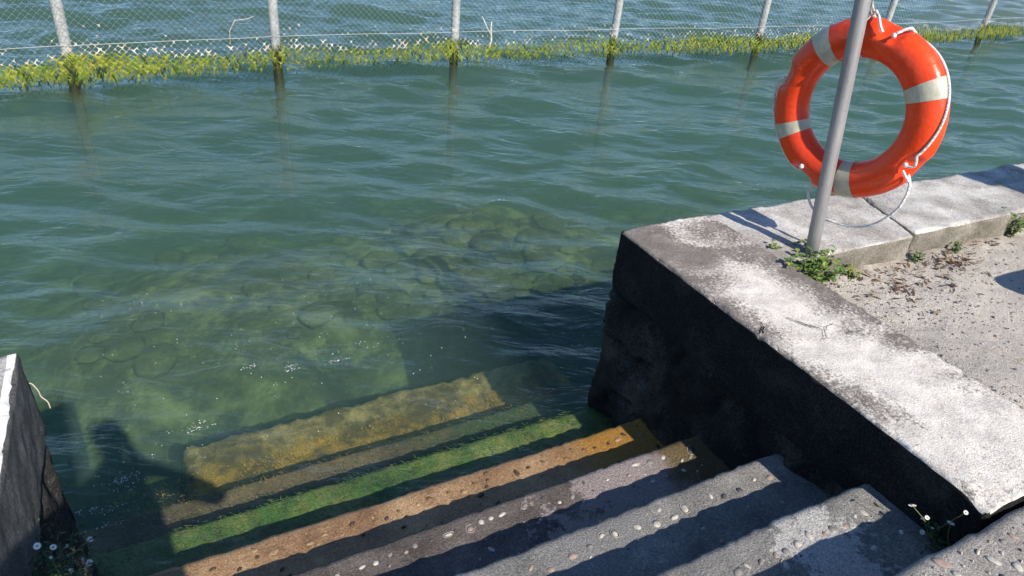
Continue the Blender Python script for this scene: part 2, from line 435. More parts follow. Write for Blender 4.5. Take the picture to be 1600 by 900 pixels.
# ------------------------------------------------------------------ landing, ground
b = MB()
land = rough_box('landing', (-3.2, -3.0, -.35), (4.2, Y0, -.015), .03, .015, [(6, .002, 'all'), (30, .003, 'all'), (16, .005, 'chip'), (50, .006, 'edge')], STEPMAT[0],
                 extra=lambda Q, N: Q + np.stack([0*Q[:,0], -.10 * sstep(1.62, 2.4, Q[:,0]) * sstep(-.5, Y0, Q[:,1]) * .18, 0*Q[:,0]], 1))
tag(land, kind='structure')
b = MB()
acc = []
for _ in range(900):
    px, py, s = random.uniform(1.1, 2.5), Y0 - abs(random.gauss(0, .16)) - .03, random.choice([.25, .3, .4, .5, .7, 1., 1.3])
    if py < -.2 or any((px - a) ** 2 + (py - c) ** 2 < .0006 for a, c in acc): continue
    acc.append((px, py))
    b.ell((px, py, -.0145), (random.uniform(.009, .016) * s, random.uniform(.006, .011) * s, random.uniform(.0028, .005)), random.choices([0, 1, 2, 3], [5, 3, 2, .7])[0], 10, 6, random.uniform(0, 3), .25)
p = b.build('landing_pebbles', PEB); tag(p, 'rounded pebbles set in the concrete landing at the top of the steps', 'pebbles', kind='stuff')

def gravel_mat():
    m = NT('sandy gravel ground')
    v = m.voro(260, 'Color'); s1 = m.sep(v)[0]
    c = m.ramp(s1, [(0., (.36, .325, .285)), (.3, (.48, .44, .39)), (.8, (.56, .52, .465)), (1., (.7, .66, .6))])
    c = m.mix(m.ramp(m.noise(2.3, 6, .6), [(.4, 0.), (.66, .8)]), c, (.56, .51, .45))
    c = m.mix(m.ramp(m.noise(1.1, 5, .6), [(.45, 0.), (.7, .35)]), c, (.36, .33, .29))
    # dark humus near the coping
    x, y, z = m.sep()
    d = m.math('ADD', m.math('MULTIPLY', m.math('SUBTRACT', y, 1.46), 2.2), m.math('SUBTRACT', m.noise(7, 5, .65), .5))
    d2 = m.math('ADD', m.math('MULTIPLY', m.math('SUBTRACT', 2.22, x), 2.0), m.math('MULTIPLY', m.math('SUBTRACT', m.noise(8, 5, .65), .5), 1.2))
    dd = m.math('MAXIMUM', d, m.math('SUBTRACT', d2, .2))
    c = m.mix(m.ramp(dd, [(.1, 0.), (.4, .7)]), c, (.22, .165, .12))
    h = m.math('ADD', m.math('MULTIPLY', m.voro(260), -.4), m.math('ADD', m.noise(40, 6, .7), m.math('MULTIPLY', m.noise(9, 3), 1.2)))
    m.principled(c, .95, m.bump(h, .008), spec=.2)
    return m.m
gx = np.concatenate([np.arange(2.06, 4.2, .02), np.geomspace(4.2, 60, 30)])
gy = np.concatenate([-np.geomspace(60, .4, 40), np.arange(-.38, 1.75, .02)])
X, Y = np.meshgrid(gx, gy, indexing='ij'); P = np.stack([X.ravel(), Y.ravel(), 0 * X.ravel()], 1)
z = -.105 + .085 * sstep(1.25, .72, P[:, 1]) * sstep(2.9, 2.1, P[:, 0]) + .03 * sstep(1.3, .4, P[:, 1]) * sstep(2.4, 4, P[:, 0])
z += .012 * fbm(P, 4, 3, 3) + .006 * fbm(P, 18, 3, 9) + .003 * vnoise(P, 60, 4)
z += .02 * sstep(1.5, 1.62, P[:, 1] + .026 * (P[:, 0] - 2.1)) * (fbm(P, 6, 2, 8) + .3)
z = np.where(P[:, 1] < Y0 + .02, np.minimum(z, -.04), z)
P[:, 2] = z
nx, ny = len(gx), len(gy); I = np.arange(nx * ny).reshape(nx, ny)
Fq = np.stack([I[:-1, :-1].ravel(), I[1:, :-1].ravel(), I[1:, 1:].ravel(), I[:-1, 1:].ravel()], 1)
GR = gravel_mat()
g = mesh('gravel_ground', P, Fq, GR); tag(g, kind='structure')
g2 = mesh('ground', [(-60, -60, -.12), (2.08, -60, -.12), (2.08, .2, -.12), (-60, .2, -.12), (-60, 1.7, -.12), (-.9, 1.7, -.12), (-.9, .2, -.12)],
          [(0, 1, 2, 6, 3), (3, 6, 5, 4)], GR, smooth=False); tag(g2, kind='structure')
def gz(x, y):
    i = min(max(int(np.searchsorted(gx, x)), 1), nx - 1); j = min(max(int(np.searchsorted(gy, y)), 1), ny - 1)
    return P[I[i, j], 2]
lb = MB()
for _ in range(2600):
    x = 2.13 + abs(random.gauss(0, .75)); y = random.uniform(.5, 1.58 - .026 * (x - 2.1)); s = random.choice([1, 1, 1, 1, 1.5, 2.4]) * .0022
    if x > 4.1: continue
    lb.ell((x, y, gz(x, y) + s * .3), (s * random.uniform(.8, 1.5), s, s * .7), random.choices([0, 1, 2, 3], [6, 4, 2, 1])[0], 6, 3, random.uniform(0, 3), .4)
tag(lb.build('loose_gravel', PEB, smooth=False), 'loose fine gravel scattered on the sandy ground behind the quay edge', 'gravel', kind='stuff')
lit = MB()
for _ in range(330):
    t = random.random()
    if t < .4: x, y = random.gauss(2.62, .16), random.gauss(1.40, .06)
    elif t < .7: x, y = random.gauss(3.0, .07), random.gauss(1.47, .035)
    else: x, y = random.uniform(2.15, 3.5), 1.585 - .026 * 1 - abs(random.gauss(0, .045))
    if x < 2.14 or y > 1.57 or x > 4: continue
    z0 = gz(x, y) + random.uniform(.002, .012); a = random.uniform(0, 6.28); L = random.uniform(.006, .024); w = L * random.uniform(.15, .45)
    d = np.array([math.cos(a), math.sin(a), random.uniform(-.2, .4)]); s = np.array([-d[1], d[0], random.uniform(-.3, .3)]) * w; c = np.array([x, y, z0])
    lit.add([c - d * L, c + s, c + d * L, c - s], [(0, 1, 2, 3)], random.randrange(3))
tag(lit.build('leaf_litter', [plain('dry brown leaf', (.13, .075, .05), .9), plain('dark brown leaf', (.09, .06, .05), .9), plain('tan twig', (.3, .22, .15), .9)], smooth=False),
    'dry brown leaf scraps and twigs along the foot of the quay edge', 'litter', kind='stuff')

# ------------------------------------------------------------------ lake bed and water
def wave_z_factory():
    r = np.random.default_rng(21); comps = []
    az0 = 0.51 + math.pi                     # ripples run in towards the steps
    for i in range(110):
        lam = .11 * (1.9 / .11) ** r.random()
        th = az0 + r.normal(0, .42) if r.random() < .85 else az0 + r.uniform(-1.6, 1.6)
        slope = .033 * (.35 + .65 * float(sstep(.12, .6, lam))) * (.5 + r.random())
        if lam > 1.3: slope *= .75
        comps.append((2 * math.pi / lam, math.sin(th), math.cos(th), slope * lam / (2 * math.pi), r.uniform(0, 6.28), lam))
    return comps
WC = wave_z_factory()
def wave(x, y, sp=0.):
    x = np.asarray(x, float); y = np.asarray(y, float)
    Pw = np.stack([x, y, 0 * x], -1).reshape(-1, 3)
    wx = .10 * fbm(Pw, .8, 2, 201).reshape(x.shape); wy = .10 * fbm(Pw, .8, 2, 202).reshape(x.shape)
    gust = 1 + .45 * fbm(Pw, .35, 2, 203).reshape(x.shape)
    near = .62 + .38 * sstep(2.2, 4.2, y)
    z = 0 * x
    for k, dx, dy, a, ph, lam in WC:
        vis = sstep(1.6, 3.2, lam / np.maximum(sp, 1e-6)) if not np.isscalar(sp) else 1.
        c = np.sin(k * ((x + wx) * dx + (y + wy) * dy) + ph)
        z = z + a * vis * (c + .3 * (c * c - .5))
    return WZ + z * gust * near
def growaxis(a, b, lo, hi, d, ratio, cap):
    mid = list(np.arange(a, b, d)); up = [mid[-1]]; st = d
    while up[-1] < hi: st = min(st * ratio, cap(up[-1] - b)); up.append(up[-1] + st)
    dn = [mid[0]]; st = d
    while dn[-1] > lo: st = min(st * ratio, cap(a - dn[-1])); dn.append(dn[-1] - st)
    return np.array(dn[:0:-1] + mid + up[1:])
wx_ = growaxis(-1.2, 3.6, -45, 260, .018, 1.012, lambda t: .018 + .006 * t if t < 20 else .14 + .12 * (t - 20))
wy_ = growaxis(1.6, 4.6, .2, 420, .018, 1.008, lambda t: .018 + .0065 * t if t < 14 else .11 + .12 * (t - 14))
X, Y = np.meshgrid(wx_, wy_, indexing='ij')
SP = np.maximum(np.gradient(wx_)[:, None], np.gradient(wy_)[None, :])
Zw = wave(X, Y, SP)
nx, ny = len(wx_), len(wy_); I = np.arange(nx * ny).reshape(nx, ny)
print('water grid', nx, ny)
top = np.stack([X.ravel(), Y.ravel(), Zw.ravel()], 1)
Ft = np.stack([I[:-1, :-1].ravel(), I[1:, :-1].ravel(), I[1:, 1:].ravel(), I[:-1, 1:].ravel()], 1)
ring = np.concatenate([I[:, 0], I[-1, 1:], I[-2::-1, -1], I[0, -2:0:-1]])
ZB = -9.
rb = top[ring].copy(); rb[:, 2] = ZB; off = len(top); nr = len(ring)
Fs = np.array([(ring[(i + 1) % nr], ring[i], off + i, off + (i + 1) % nr) for i in range(nr)])
cx = len(top) + nr
V = np.concatenate([top, rb, [[100, 150, ZB]]])
faces = np.concatenate([Ft, Fs]).tolist() + [(off + (i + 1) % nr, off + i, cx) for i in range(nr)]
def water_mat():
    m = NT('lake water')
    mp = m.mapv((1, 1, 1), (0, 0, R(29)))
    st = m.mapv((.55, 1.5, 1), (0, 0, 0), co=mp)
    n1 = m.noise(6.5, 4, .55, st, .6); n2 = m.noise(26, 3, .5, st, .3)
    b1 = m.bump(n1, .045, .55); b2 = m.bump(n2, .006, .4, b1)
    geo = m.n('ShaderNodeNewGeometry')
    dot = m.n('ShaderNodeVectorMath', operation='DOT_PRODUCT'); m.set(dot.inputs[0], b2); m.set(dot.inputs[1], geo.outputs['Incoming'])
    c = m.math('ABSOLUTE', dot.outputs['Value'])
    fr = m.math('ADD', .022, m.math('MULTIPLY', .978, m.math('POWER', m.math('SUBTRACT', 1., c, clamp=True), 5.)), clamp=True)
    tr = m.n('ShaderNodeBsdfTransparent'); tr.inputs[0].default_value = (1, 1, 1, 1)
    rf = m.n('ShaderNodeBsdfRefraction'); rf.inputs['IOR'].default_value = 1.0
    gl = m.n('ShaderNodeBsdfGlossy'); gl.inputs['Color'].default_value = (1, 1, 1, 1); gl.inputs['Roughness'].default_value = .015; m.set(gl.inputs['Normal'], b2)
    mx = m.n('ShaderNodeMixShader'); m.set(mx.inputs[0], fr); m.t.links.new(tr.outputs[0], mx.inputs[1]); m.t.links.new(gl.outputs[0], mx.inputs[2])
    m.t.links.new(mx.outputs[0], m.out.inputs['Surface']); m.t.nodes.remove(rf)
    va = m.n('ShaderNodeVolumeAbsorption'); va.inputs['Color'].default_value = (.46, .66, .58, 1); va.inputs['Density'].default_value = .95
    vs = m.n('ShaderNodeVolumeScatter'); vs.inputs['Color'].default_value = (.225, .345, .31, 1); vs.inputs['Density'].default_value = .43; vs.inputs['Anisotropy'].default_value = .0
    ad = m.n('ShaderNodeAddShader'); m.t.links.new(va.outputs[0], ad.inputs[0]); m.t.links.new(vs.outputs[0], ad.inputs[1])
    m.t.links.new(ad.outputs[0], m.out.inputs['Volume'])
    return m.m
w = mesh('lake_water', V, faces, water_mat()); tag(w, kind='structure')

# bed
bx = growaxis(-2, 7, -60, 300, .06, 1.03, lambda t: .06 + .05 * t); by = growaxis(1.0, 8, .9, 450, .06, 1.03, lambda t: .06 + .05 * t)
X, Y = np.meshgrid(bx, by, indexing='ij'); P2 = np.stack([X.ravel(), Y.ravel(), 0 * X.ravel()], 1)
z = -1.85 - .13 * np.clip(P2[:, 1] - 3.5, 0, 5) - .28 * np.clip(P2[:, 1] - 8.5, 0, 15)
z += .16 * fbm(P2, .7, 3, 301) + .06 * fbm(P2, 3., 3, 302)
# a shelf of rubble close in front of the quay corner
z += .44 * np.exp(-(((P2[:, 0] - 1.8) / 3.2) ** 2 + ((P2[:, 1] - 5.1) / 1.25) ** 2))
z -= .75 * np.exp(-((P2[:, 1] - 2.9) / .75) ** 2)     # lowered in front of the steps so the shadow edge there stays faint
P2[:, 2] = z
nx, ny = len(bx), len(by); I2 = np.arange(nx * ny).reshape(nx, ny)
Fb = np.stack([I2[:-1, :-1].ravel(), I2[1:, :-1].ravel(), I2[1:, 1:].ravel(), I2[:-1, 1:].ravel()], 1)
def bed_mat(name, a, b_, c_):
    m = NT(name)
    v = m.noise(1.6, 5, .62, dist=.5)
    c = m.ramp(v, [(.3, a), (.5, b_), (.68, c_)])
    c = m.mix(m.ramp(m.noise(6, 6, .7), [(.5, 0.), (.72, .7)]), c, tuple(x * 1.25 for x in c_))
    c = m.mix(m.ramp(m.noise(3.1, 5, .65), [(.5, 0.), (.66, .8)]), c, tuple(x * .8 for x in a))
    m.principled(c, .95, m.bump(m.noise(14, 6, .7), .05), spec=.1); return m.m
bm_ = bed_mat('weedy lake bed', (.035, .042, .02), (.17, .17, .06), (.5, .46, .18))
o = mesh('lake_bed', P2, Fb, bm_); tag(o, kind='structure')
st = MB()
SM = [bed_mat('algae coated rock', (.07, .075, .03), (.2, .19, .075), (.42, .39, .16)), bed_mat('dark coated rock', (.05, .055, .025), (.14, .14, .055), (.32, .3, .12)), bed_mat('silty rock', (.08, .085, .04), (.2, .19, .085), (.33, .3, .15))]
def bed_z(x, y):
    i = min(int(np.searchsorted(bx, x)), nx - 1); j = min(int(np.searchsorted(by, y)), ny - 1); return P2[I2[i, j], 2]
for _ in range(700):
    if random.random() < .4: x, y = random.gauss(1.9, 1.0), 3.2 + abs(random.gauss(0, 1.2))
    else: x, y = random.uniform(-2.5, 8), random.uniform(2.6, 8)
    s = random.choice([.05, .06, .08, .1, .13]) * random.uniform(.7, 1.3)
    if y < 2.5 or (y < 4.2 and x < 1.7): continue
    st.ell((x, y, bed_z(x, y) + s * .15), (s * random.uniform(.8, 1.4), s, s * random.uniform(.2, .42)), random.choices([0, 1, 2], [4, 4, 1])[0], 9, 6, random.uniform(0, 3), .3)
tag(st.build('submerged_stones', SM), 'rounded algae covered stones lying on the lake bed under the water', 'stones', kind='stuff')

# foam flecks where the ripples break on the steps
fm = MB()
foam_lines = [([(-.40, 2.27), (-.27, 2.41), (-.09, 2.55), (.26, 2.62), (.54, 2.79), (.73, 2.80), (.95, 2.9)], .5), ([(-.42, 2.1), (-.36, 2.3), (-.30, 2.36)], .9), ([(.15, 2.75), (.5, 2.95), (.9, 3.0)], .25), ([(-.05, 2.52), (.02, 2.75)], .25)]
cl = []
for ln, dens in foam_lines:
    ln = np.array(ln)
    for _ in range(int(30 * dens)):
        i = random.randrange(len(ln) - 1); t = random.random(); q = ln[i] * (1 - t) + ln[i+1] * t + rng.normal(0, .035, 2)
        cl.append((q, random.choice([2, 3, 4, 6, 9, 22])))
for q, n in cl:
    for _ in range(n):
        e = q + np.array([random.gauss(0, .022), random.gauss(0, .008)]); rr = random.choice([.0009, .0012, .0016, .0023])
        fm.ell((e[0], e[1], 0), (rr, rr, rr * .7), 0, 5, 3)
for _ in range(160):
    e = np.array([random.uniform(-.4, 1.3), random.uniform(2.3, 3.8)]); rr = random.uniform(.001, .0026); fm.ell((e[0], e[1], 0), (rr, rr, rr * .7), 0, 5, 3)
Vf = np.concatenate(fm.V); Vf[:, 2] += wave(Vf[:, 0], Vf[:, 1]) + .0005; fm.V = [Vf]
FO = NT('foam bubble'); FO.principled((.85, .87, .88), .25, spec=.6)
tag(fm.build('foam_bubbles', FO.m), 'white flecks of foam and bubbles drifting where ripples lap the lower steps', 'foam', kind='stuff')

# ------------------------------------------------------------------ fence in the water
FP = [(x * .985, y * .985) for x, y in ((-2.95, 7.74), (-.55, 8.01), (1.40, 8.13), (3.46, 8.05), (5.67, 7.92), (8.10, 7.76), (10.6, 7.62), (13.37, 7.72), (16.2, 7.8), (19.0, 7.9))]
fence = empty('chain_link_fence', (5.6, 7.9, WZ), 'chain link fence on grey posts standing in the lake, fringed with yellow green algae', 'fence')
def post_mat():
    m = NT('grey galvanised post')
    x, y, z = m.sep()
    c = m.mix(m.ramp(m.noise(14, 6, .65), [(.35, 0.), (.65, 1.)]), (.3, .32, .33), (.5, .51, .5))
    c = m.mix(m.ramp(m.noise(5, 5, .6, m.mapv((1, 1, .3))), [(.5, 0.), (.7, .5)]), c, (.3, .3, .27))
    zz = m.math('ADD', z, m.math('MULTIPLY', m.math('SUBTRACT', m.noise(12, 4), .5), .2))
    g = m.n('ShaderNodeMapRange'); m.set(g.inputs[0], zz); g.inputs[1].default_value = WZ + .23; g.inputs[2].default_value = WZ + .33
    c = m.mix(g.outputs[0], m.mix(m.noise(30, 4), (.012, .014, .006), (.05, .055, .015)), c)
    g2 = m.n('ShaderNodeMapRange'); m.set(g2.inputs[0], z); g2.inputs[1].default_value = WZ - .25; g2.inputs[2].default_value = WZ - .02
    c = m.mix(g2.outputs[0], (.055, .08, .05), c)  # water murk put into the submerged post's colour so it blends away
    m.principled(c, .6, m.bump(m.noise(60, 5), .003), spec=.4); return m.m
PM = post_mat()
WIRE = NT('galvanised wire'); _z = WIRE.sep()[2]; WIRE.principled(WIRE.mix(WIRE.ramp(WIRE.math('SUBTRACT', _z, WZ), [(.14, 0.), (.26, 1.)]), (.05, .06, .03), (.7, .7, .68)), .5, metal=.1, spec=.5)
ALG = [plain('yellow green weed', (.21, .25, .035), .7, .35, 25), plain('green weed', (.13, .19, .025), .7, .35, 25), plain('dark wet weed', (.03, .05, .018), .6, .3, 25), plain('olive weed', (.24, .25, .04), .7, .3, 25)]
BLE = [plain('bleached dry weed', (.6, .52, .4), .85, .15, 25), plain('white dry weed', (.72, .68, .6), .85, .1, 25)]
CW, RH = .062, .031
ZT = WZ + 1.55
for i, (px, py) in enumerate(FP):
    pm = MB(); z0 = -3.2; lean = np.array([rng.normal(0, .006) + .022, rng.normal(0, .008)])
    zs = np.array([z0, WZ - .05, WZ + .3, WZ + .9, ZT + .05])
    pm.tube([(px + lean[0] * (q - WZ), py + lean[1] * (q - WZ), q) for q in zs], .050, 16)
    pm.ell((px + lean[0] * (ZT + .05 - WZ), py, ZT + .05), (.052, .052, .02), 0, 12, 4)
    pm.tube([(px + .054 * math.cos(t), py + .054 * math.sin(t), WZ + .40) for t in np.linspace(0, 6.28, 16)], .0022, 4)
    pm.build('post', PM, fence)
for i in range(len(FP) - 1):
    A = np.array(FP[i]); B = np.array(FP[i+1]); L = np.linalg.norm(B - A); d = (B - A) / L; nrm = np.array([d[1], -d[0]])   # towards the quay
    if nrm[1] > 0: nrm = -nrm
    ncol = int(round(L / (CW / 2))); cw = L / ncol; rows = int((ZT - (WZ - .08)) / RH)
    sag = lambda s, z: .012 * math.sin(s * 2.1 + i) + .006 * math.sin(s * 7 + z * 5)
    def pt(s, z, off=.056): 
        q = A + d * s + nrm * (off + sag(s, z)); return np.array([q[0], q[1], z])
    wb = MB(); tri = []
    for c in range(ncol):
        P_ = [pt((c + .5 + (.5 if (r_ + c) % 2 == 0 else -.5)) * cw, WZ - .08 + r_ * RH + .004 * math.sin(c * 1.7 + r_)) for r_ in range(rows)]
        P_ = np.array(P_); k = 3; n = len(P_)
        nv = np.array([nrm[0], nrm[1], 0.]); zv = np.array([0, 0, 1.])
        o3 = [nv * .0016, (-nv * .5 + zv * .9) * .0016, (-nv * .5 - zv * .9) * .0016]
        Vv = np.concatenate([P_ + q for q in o3]); Fv = []
        for r_ in range(n - 1):
            for j in range(3):
                j2 = (j + 1) % 3; Fv.append((j * n + r_, j2 * n + r_, j2 * n + r_ + 1, j * n + r_ + 1))
        wb.add(Vv, Fv)
    for zt in (WZ + .40, ZT - .02):
        wb.tube([pt(s, zt + .004 * math.sin(s * 3)) for s in np.linspace(0, L, 24)], .0018, 4)
    panel = wb.build('mesh_panel', WIRE.m, fence)
    # weed webbing grown round the wire crossings
    ab = MB(); bb = MB()
    dense = lambda s: .5 + .5 * math.sin(s * 1.3 + i * 2.1) * math.sin(s * .47 + i)
    thick = 1.25 if i <= 1 else 1.0
    def web(b, s, z, sz_, mats, fl):
        arms = []
        for (ax, az) in ((.5, 1), (-.5, 1), (.5, -1), (-.5, -1)):
            q = sz_ * random.uniform(.35, 1.05)
            arms.append((ax * 1.8 * cw * q, az * RH * q))
        if not fl:
            for e in random.sample(range(4), random.choice([0, 1, 1, 2])): arms[e] = (arms[e][0] * .25, arms[e][1] * .25)
        if fl: arms[2] = (arms[2][0] * .5, arms[2][1] * 1.7); arms[3] = (arms[3][0] * .5, arms[3][1] * 1.4)
        th = sz_ * random.uniform(.003, .007)
        ordr = [arms[0], arms[1], arms[3], arms[2]]; Vv = []
        for e in range(4):
            a_, b_2 = ordr[e], ordr[(e + 1) % 4]
            Vv.append(pt(s + a_[0], z + a_[1], .056 + random.uniform(-.006, .008)))
            mx_ = (a_[0] + b_2[0]) * .16 * random.uniform(.4, 1.6); mz_ = (a_[1] + b_2[1]) * .16 * random.uniform(.4, 1.6)
            Vv.append(pt(s + mx_, z + mz_))
        Vv.append(pt(s, z, .056 + th)); Vv.append(pt(s, z, .056 - th))
        Fv = []
        for e in range(8): Fv += [(e, (e + 1) % 8, 8), ((e + 1) % 8, e, 9)]
        b.add(Vv, Fv, random.choices(range(len(mats)), [m_[1] for m_ in mats])[0])
    for r_ in range(rows):
        z = WZ - .08 + r_ * RH; h = z - WZ
        if h < -.03 or h > .62: continue
        for c in range(ncol):
            if (r_ + c) % 2: continue
            s = (c + 1.0) * cw
            ps = min(abs(s), abs(L - s)); dd = dense(s) + (.25 if ps < .12 else 0)
            gt = (.27 + .03 * math.sin(s * 2.7 + i)) + (.03 if ps < .1 else 0)
            if h < gt:
                pr = .98 if h > .12 * (1.2 - dd) else .75
                size = thick * .9 * (.78 + .62 * dd * .7) * (.45 + 1.1 * sstep(0, .16, h)) * (1.15 - .4 * sstep(gt - .05, gt, h))
                wts = [6, 3, .6, 2] if h > .13 else ([1.2, 4, 3, 2] if h > .05 else [.1, .6, 6, .6])
                if random.random() < pr:
                    for _ in range(1 if h < .06 else random.choice([1, 2, 2])):
                        web(ab, s + random.gauss(0, .006), z + random.gauss(0, .006), size * random.uniform(.7, 1.2), list(zip(ALG, wts)), True)
            else:
                f = math.exp(-(h - gt) / .08) * (.8 + .4 * dd) + .015
                if random.random() < f:
                    web(bb, s, z, (1.05 * math.exp(-(h - gt) / .2) + .1) * (1.45 if i < 3 else 1.1) * random.uniform(.5, 1.2), [(BLE[0], 2), (BLE[1], 1)], False)
    a = ab.build('algae_fringe', ALG, panel, False); tag(a, kind='stuff')
    b2 = bb.build('bleached_weed', BLE, panel, False); tag(b2, kind='stuff')
# driftwood caught in the mesh
tw = MB()
tw.tube([(3.86, 7.94, WZ + .12), (3.90, 7.94, WZ + .28), (3.885, 7.94, WZ + .42), (3.89, 7.93, WZ + .5)], [.012, .012, .009, .004], 6)
tw.tube([(3.89, 7.94, WZ + .34), (3.82, 7.94, WZ + .45), (3.76, 7.93, WZ + .56)], [.009, .008, .003], 6)
tag(tw.build('dead_branch', BLE[1]), 'forked bleached branch caught upright in the fence mesh', 'branch')
tw = MB(); tw.tube([(.93, 8.03, WZ + .30), (.94, 8.03, WZ + .45), (1.0, 8.0, WZ + .56), (1.12, 8.0, WZ + .57), (1.2, 8.0, WZ + .60)], [.006, .005, .005, .004, .002], 5)
tag(tw.build('reed_stalk', BLE[0]), 'bent dry reed stalk sticking out of the fence mesh', 'reed')

# ------------------------------------------------------------------ pole and lifebuoy
pb_ = np.array([2.2676, 1.615, -.10]); ptp = np.array([2.2111, 1.6916, .9386]); pd = (ptp - np.array([2.2676, 1.615, -.03])); pd /= np.linalg.norm(pd)
pole = empty('steel_pole', tuple(pb_), 'bare grey steel pole leaning slightly, standing in weeds at the quay corner', 'pole')
pm = NT('dull galvanised steel')
c = pm.mix(pm.ramp(pm.noise(18, 6, .65, pm.mapv((1, 1, .15))), [(.3, 0.), (.7, 1.)]), (.3, .29, .29), (.44, .43, .43))
c = pm.mix(pm.ramp(pm.noise(70, 4), [(.6, 0.), (.75, .5)]), c, (.2, .19, .19))
pm.principled(c, .48, pm.bump(pm.noise(120, 4, .6, pm.mapv((1, 1, .3))), .0012), metal=.55, spec=.5)
b = MB(); PR = .0255
b.tube([pb_ + pd * t for t in np.linspace(0, 2.2, 12)], PR, 28); b.build('shaft', pm.m, pole)
b = MB(); b.ell(pb_ + pd * 2.2, (PR * 1.04, PR * 1.04, .02), 0, 20, 6); b.build('cap', pm.m, pole)
b = MB()   # hook the lifebuoy hangs from
hz = pb_ + pd * 1.09

vd = np.array([.79276, .56492, -.22890]); rc = np.array([0, 0, 1.25]) + vd * 2.975 - np.array([.8892, -.4524, .0682]) * .028 - np.array([.1824, .4873, .8540]) * .014
hc = np.array([-.8144, -.5803, 0.]); lf = np.array([-.5803, .8144, 0.]); ya = R(26)
n_ = math.cos(ya) * hc + math.sin(ya) * lf; e1 = np.array([-n_[1], n_[0], 0.]); e2 = np.cross(n_, e1)
RM, RA, RB = .2555, .0675, .052
def rp(th, rad, off): th = np.asarray(th, float); return rc + np.multiply.outer(rad * np.cos(th), e1) + np.multiply.outer(rad * np.sin(th), e2) + np.multiply.outer(off + 0 * th, n_)
buoy = empty('lifebuoy', tuple(rc - e2 * .33), 'orange red lifebuoy with pale bands and white grab rope, hung on the steel pole', 'lifebuoy')
REC = [R(79), R(-24), R(248), R(168)]
def ringsurf(th, v, grow=0.):
    ra = RA + grow; rbb = RB + grow
    cv, sv = np.cos(v), np.sin(v); q = 2.05
    k = (np.abs(cv) ** q + np.abs(sv) ** q) ** (-1 / q)
    dr = ra * cv * k; dn = rbb * sv * k
    if grow == 0:
        for t in REC:
            a = (th - t + math.pi) % (2 * math.pi) - math.pi
            w = np.exp(-(np.abs(a) / .15) ** 4) * sstep(-.1, .8, cv) * (.4 + .6 * sstep(-.3, .6, sv))
            dr = dr - .022 * w; dn = dn * (1 - .22 * w * sstep(0, .5, cv))
    rr = RM + dr
    return rc + rr[..., None] * (np.cos(th)[..., None] * e1 + np.sin(th)[..., None] * e2) + dn[..., None] * n_
def torus_patch(t0, t1, nt, nv, grow, closed):
    th = np.linspace(t0, t1, nt, endpoint=not closed); v = np.linspace(0, 2 * math.pi, nv, endpoint=False)
    T, Vv = np.meshgrid(th, v, indexing='ij'); Pp = ringsurf(T, Vv, grow).reshape(-1, 3); F = []
    for i in range(nt if closed else nt - 1):
        for j in range(nv): F.append((i*nv + j, ((i+1) % nt)*nv + j, ((i+1) % nt)*nv + (j+1) % nv, i*nv + (j+1) % nv))
    return Pp, np.array(F)
om = NT('orange red moulded plastic')
c = om.mix(om.ramp(om.noise(9, 5), [(.3, 0.), (.7, 1.)]), (.84, .05, .008), (.91, .075, .012))
c = om.mix(om.ramp(om.noise(55, 4, .7), [(.66, 0.), (.74, .5)]), c, (.75, .32, .22))
c = om.mix(om.ramp(om.noise(17, 5, .7), [(.56, 0.), (.78, .5)]), c, (.5, .05, .02))
om.principled(c, om.ramp(om.noise(30, 4), [(.3, .24), (.7, .38)]), om.bump(om.noise(45, 3), .0015), spec=.5)
Pp, Fp = torus_patch(0, 2 * math.pi, 220, 56, 0, True); mesh('ring_body', Pp, Fp, om.m, buoy)
bm2 = NT('off white reflective band')
c = bm2.mix(bm2.ramp(bm2.noise(40, 5, .6), [(.35, 0.), (.65, 1.)]), (.42, .405, .31), (.54, .515, .41))
c = bm2.mix(bm2.ramp(bm2.noise(90, 3, .7, bm2.mapv((1, 1, .4))), [(.66, 0.), (.72, .7)]), c, (.22, .2, .16))
bm2.principled(c, .38, bm2.bump(bm2.noise(50, 3), .0012), spec=.5)
for t, wd in ((130, .235), (30, .225), (211, .205), (284.5, .23)):
    Pp, Fp = torus_patch(R(t) - wd / 2, R(t) + wd / 2, 14, 56, .0016, False)
    o = mesh('reflective_band', Pp, Fp, bm2.m, buoy)
rm = NT('white braided rope')
wv = rm.n('ShaderNodeTexWave'); rm.set(wv.inputs['Vector'], rm.co); wv.inputs['Scale'].default_value = 38; wv.inputs['Distortion'].default_value = 3; wv.bands_direction = 'DIAGONAL'
rm.principled(rm.mix(rm.ramp(rm.noise(30, 4), [(.45, 0.), (.7, 1.)]), (.8, .79, .77), (.5, .48, .44)), .85, rm.bump(wv.outputs['Fac'], .0022), spec=.3)
def smooth_path(P, n=40):
    P = np.array(P, float); t = np.linspace(0, len(P) - 1, n); out = []
    for q in t:
        i = min(int(q), len(P) - 2); f = q - i
        p0 = P[max(i-1, 0)]; p1 = P[i]; p2 = P[i+1]; p3 = P[min(i+2, len(P)-1)]
        out.append(.5 * (2*p1 + (p2-p0)*f + (2*p0-5*p1+4*p2-p3)*f*f + (3*p1-p0-3*p2+p3)*f**3))
    return np.array(out)
def imgpt(px, py, off):      # a spot on the lifebuoy's own plane, measured from its centre
    u, v = (px - 1347) / 425., -(py - 167) / 425.; a = R(17.5)
    return rc + e1 * (u * math.cos(a) - v * math.sin(a)) + e2 * (u * math.sin(a) + v * math.cos(a)) + n_ * off
ro = RM + RA
rope = MB(); RR = .005
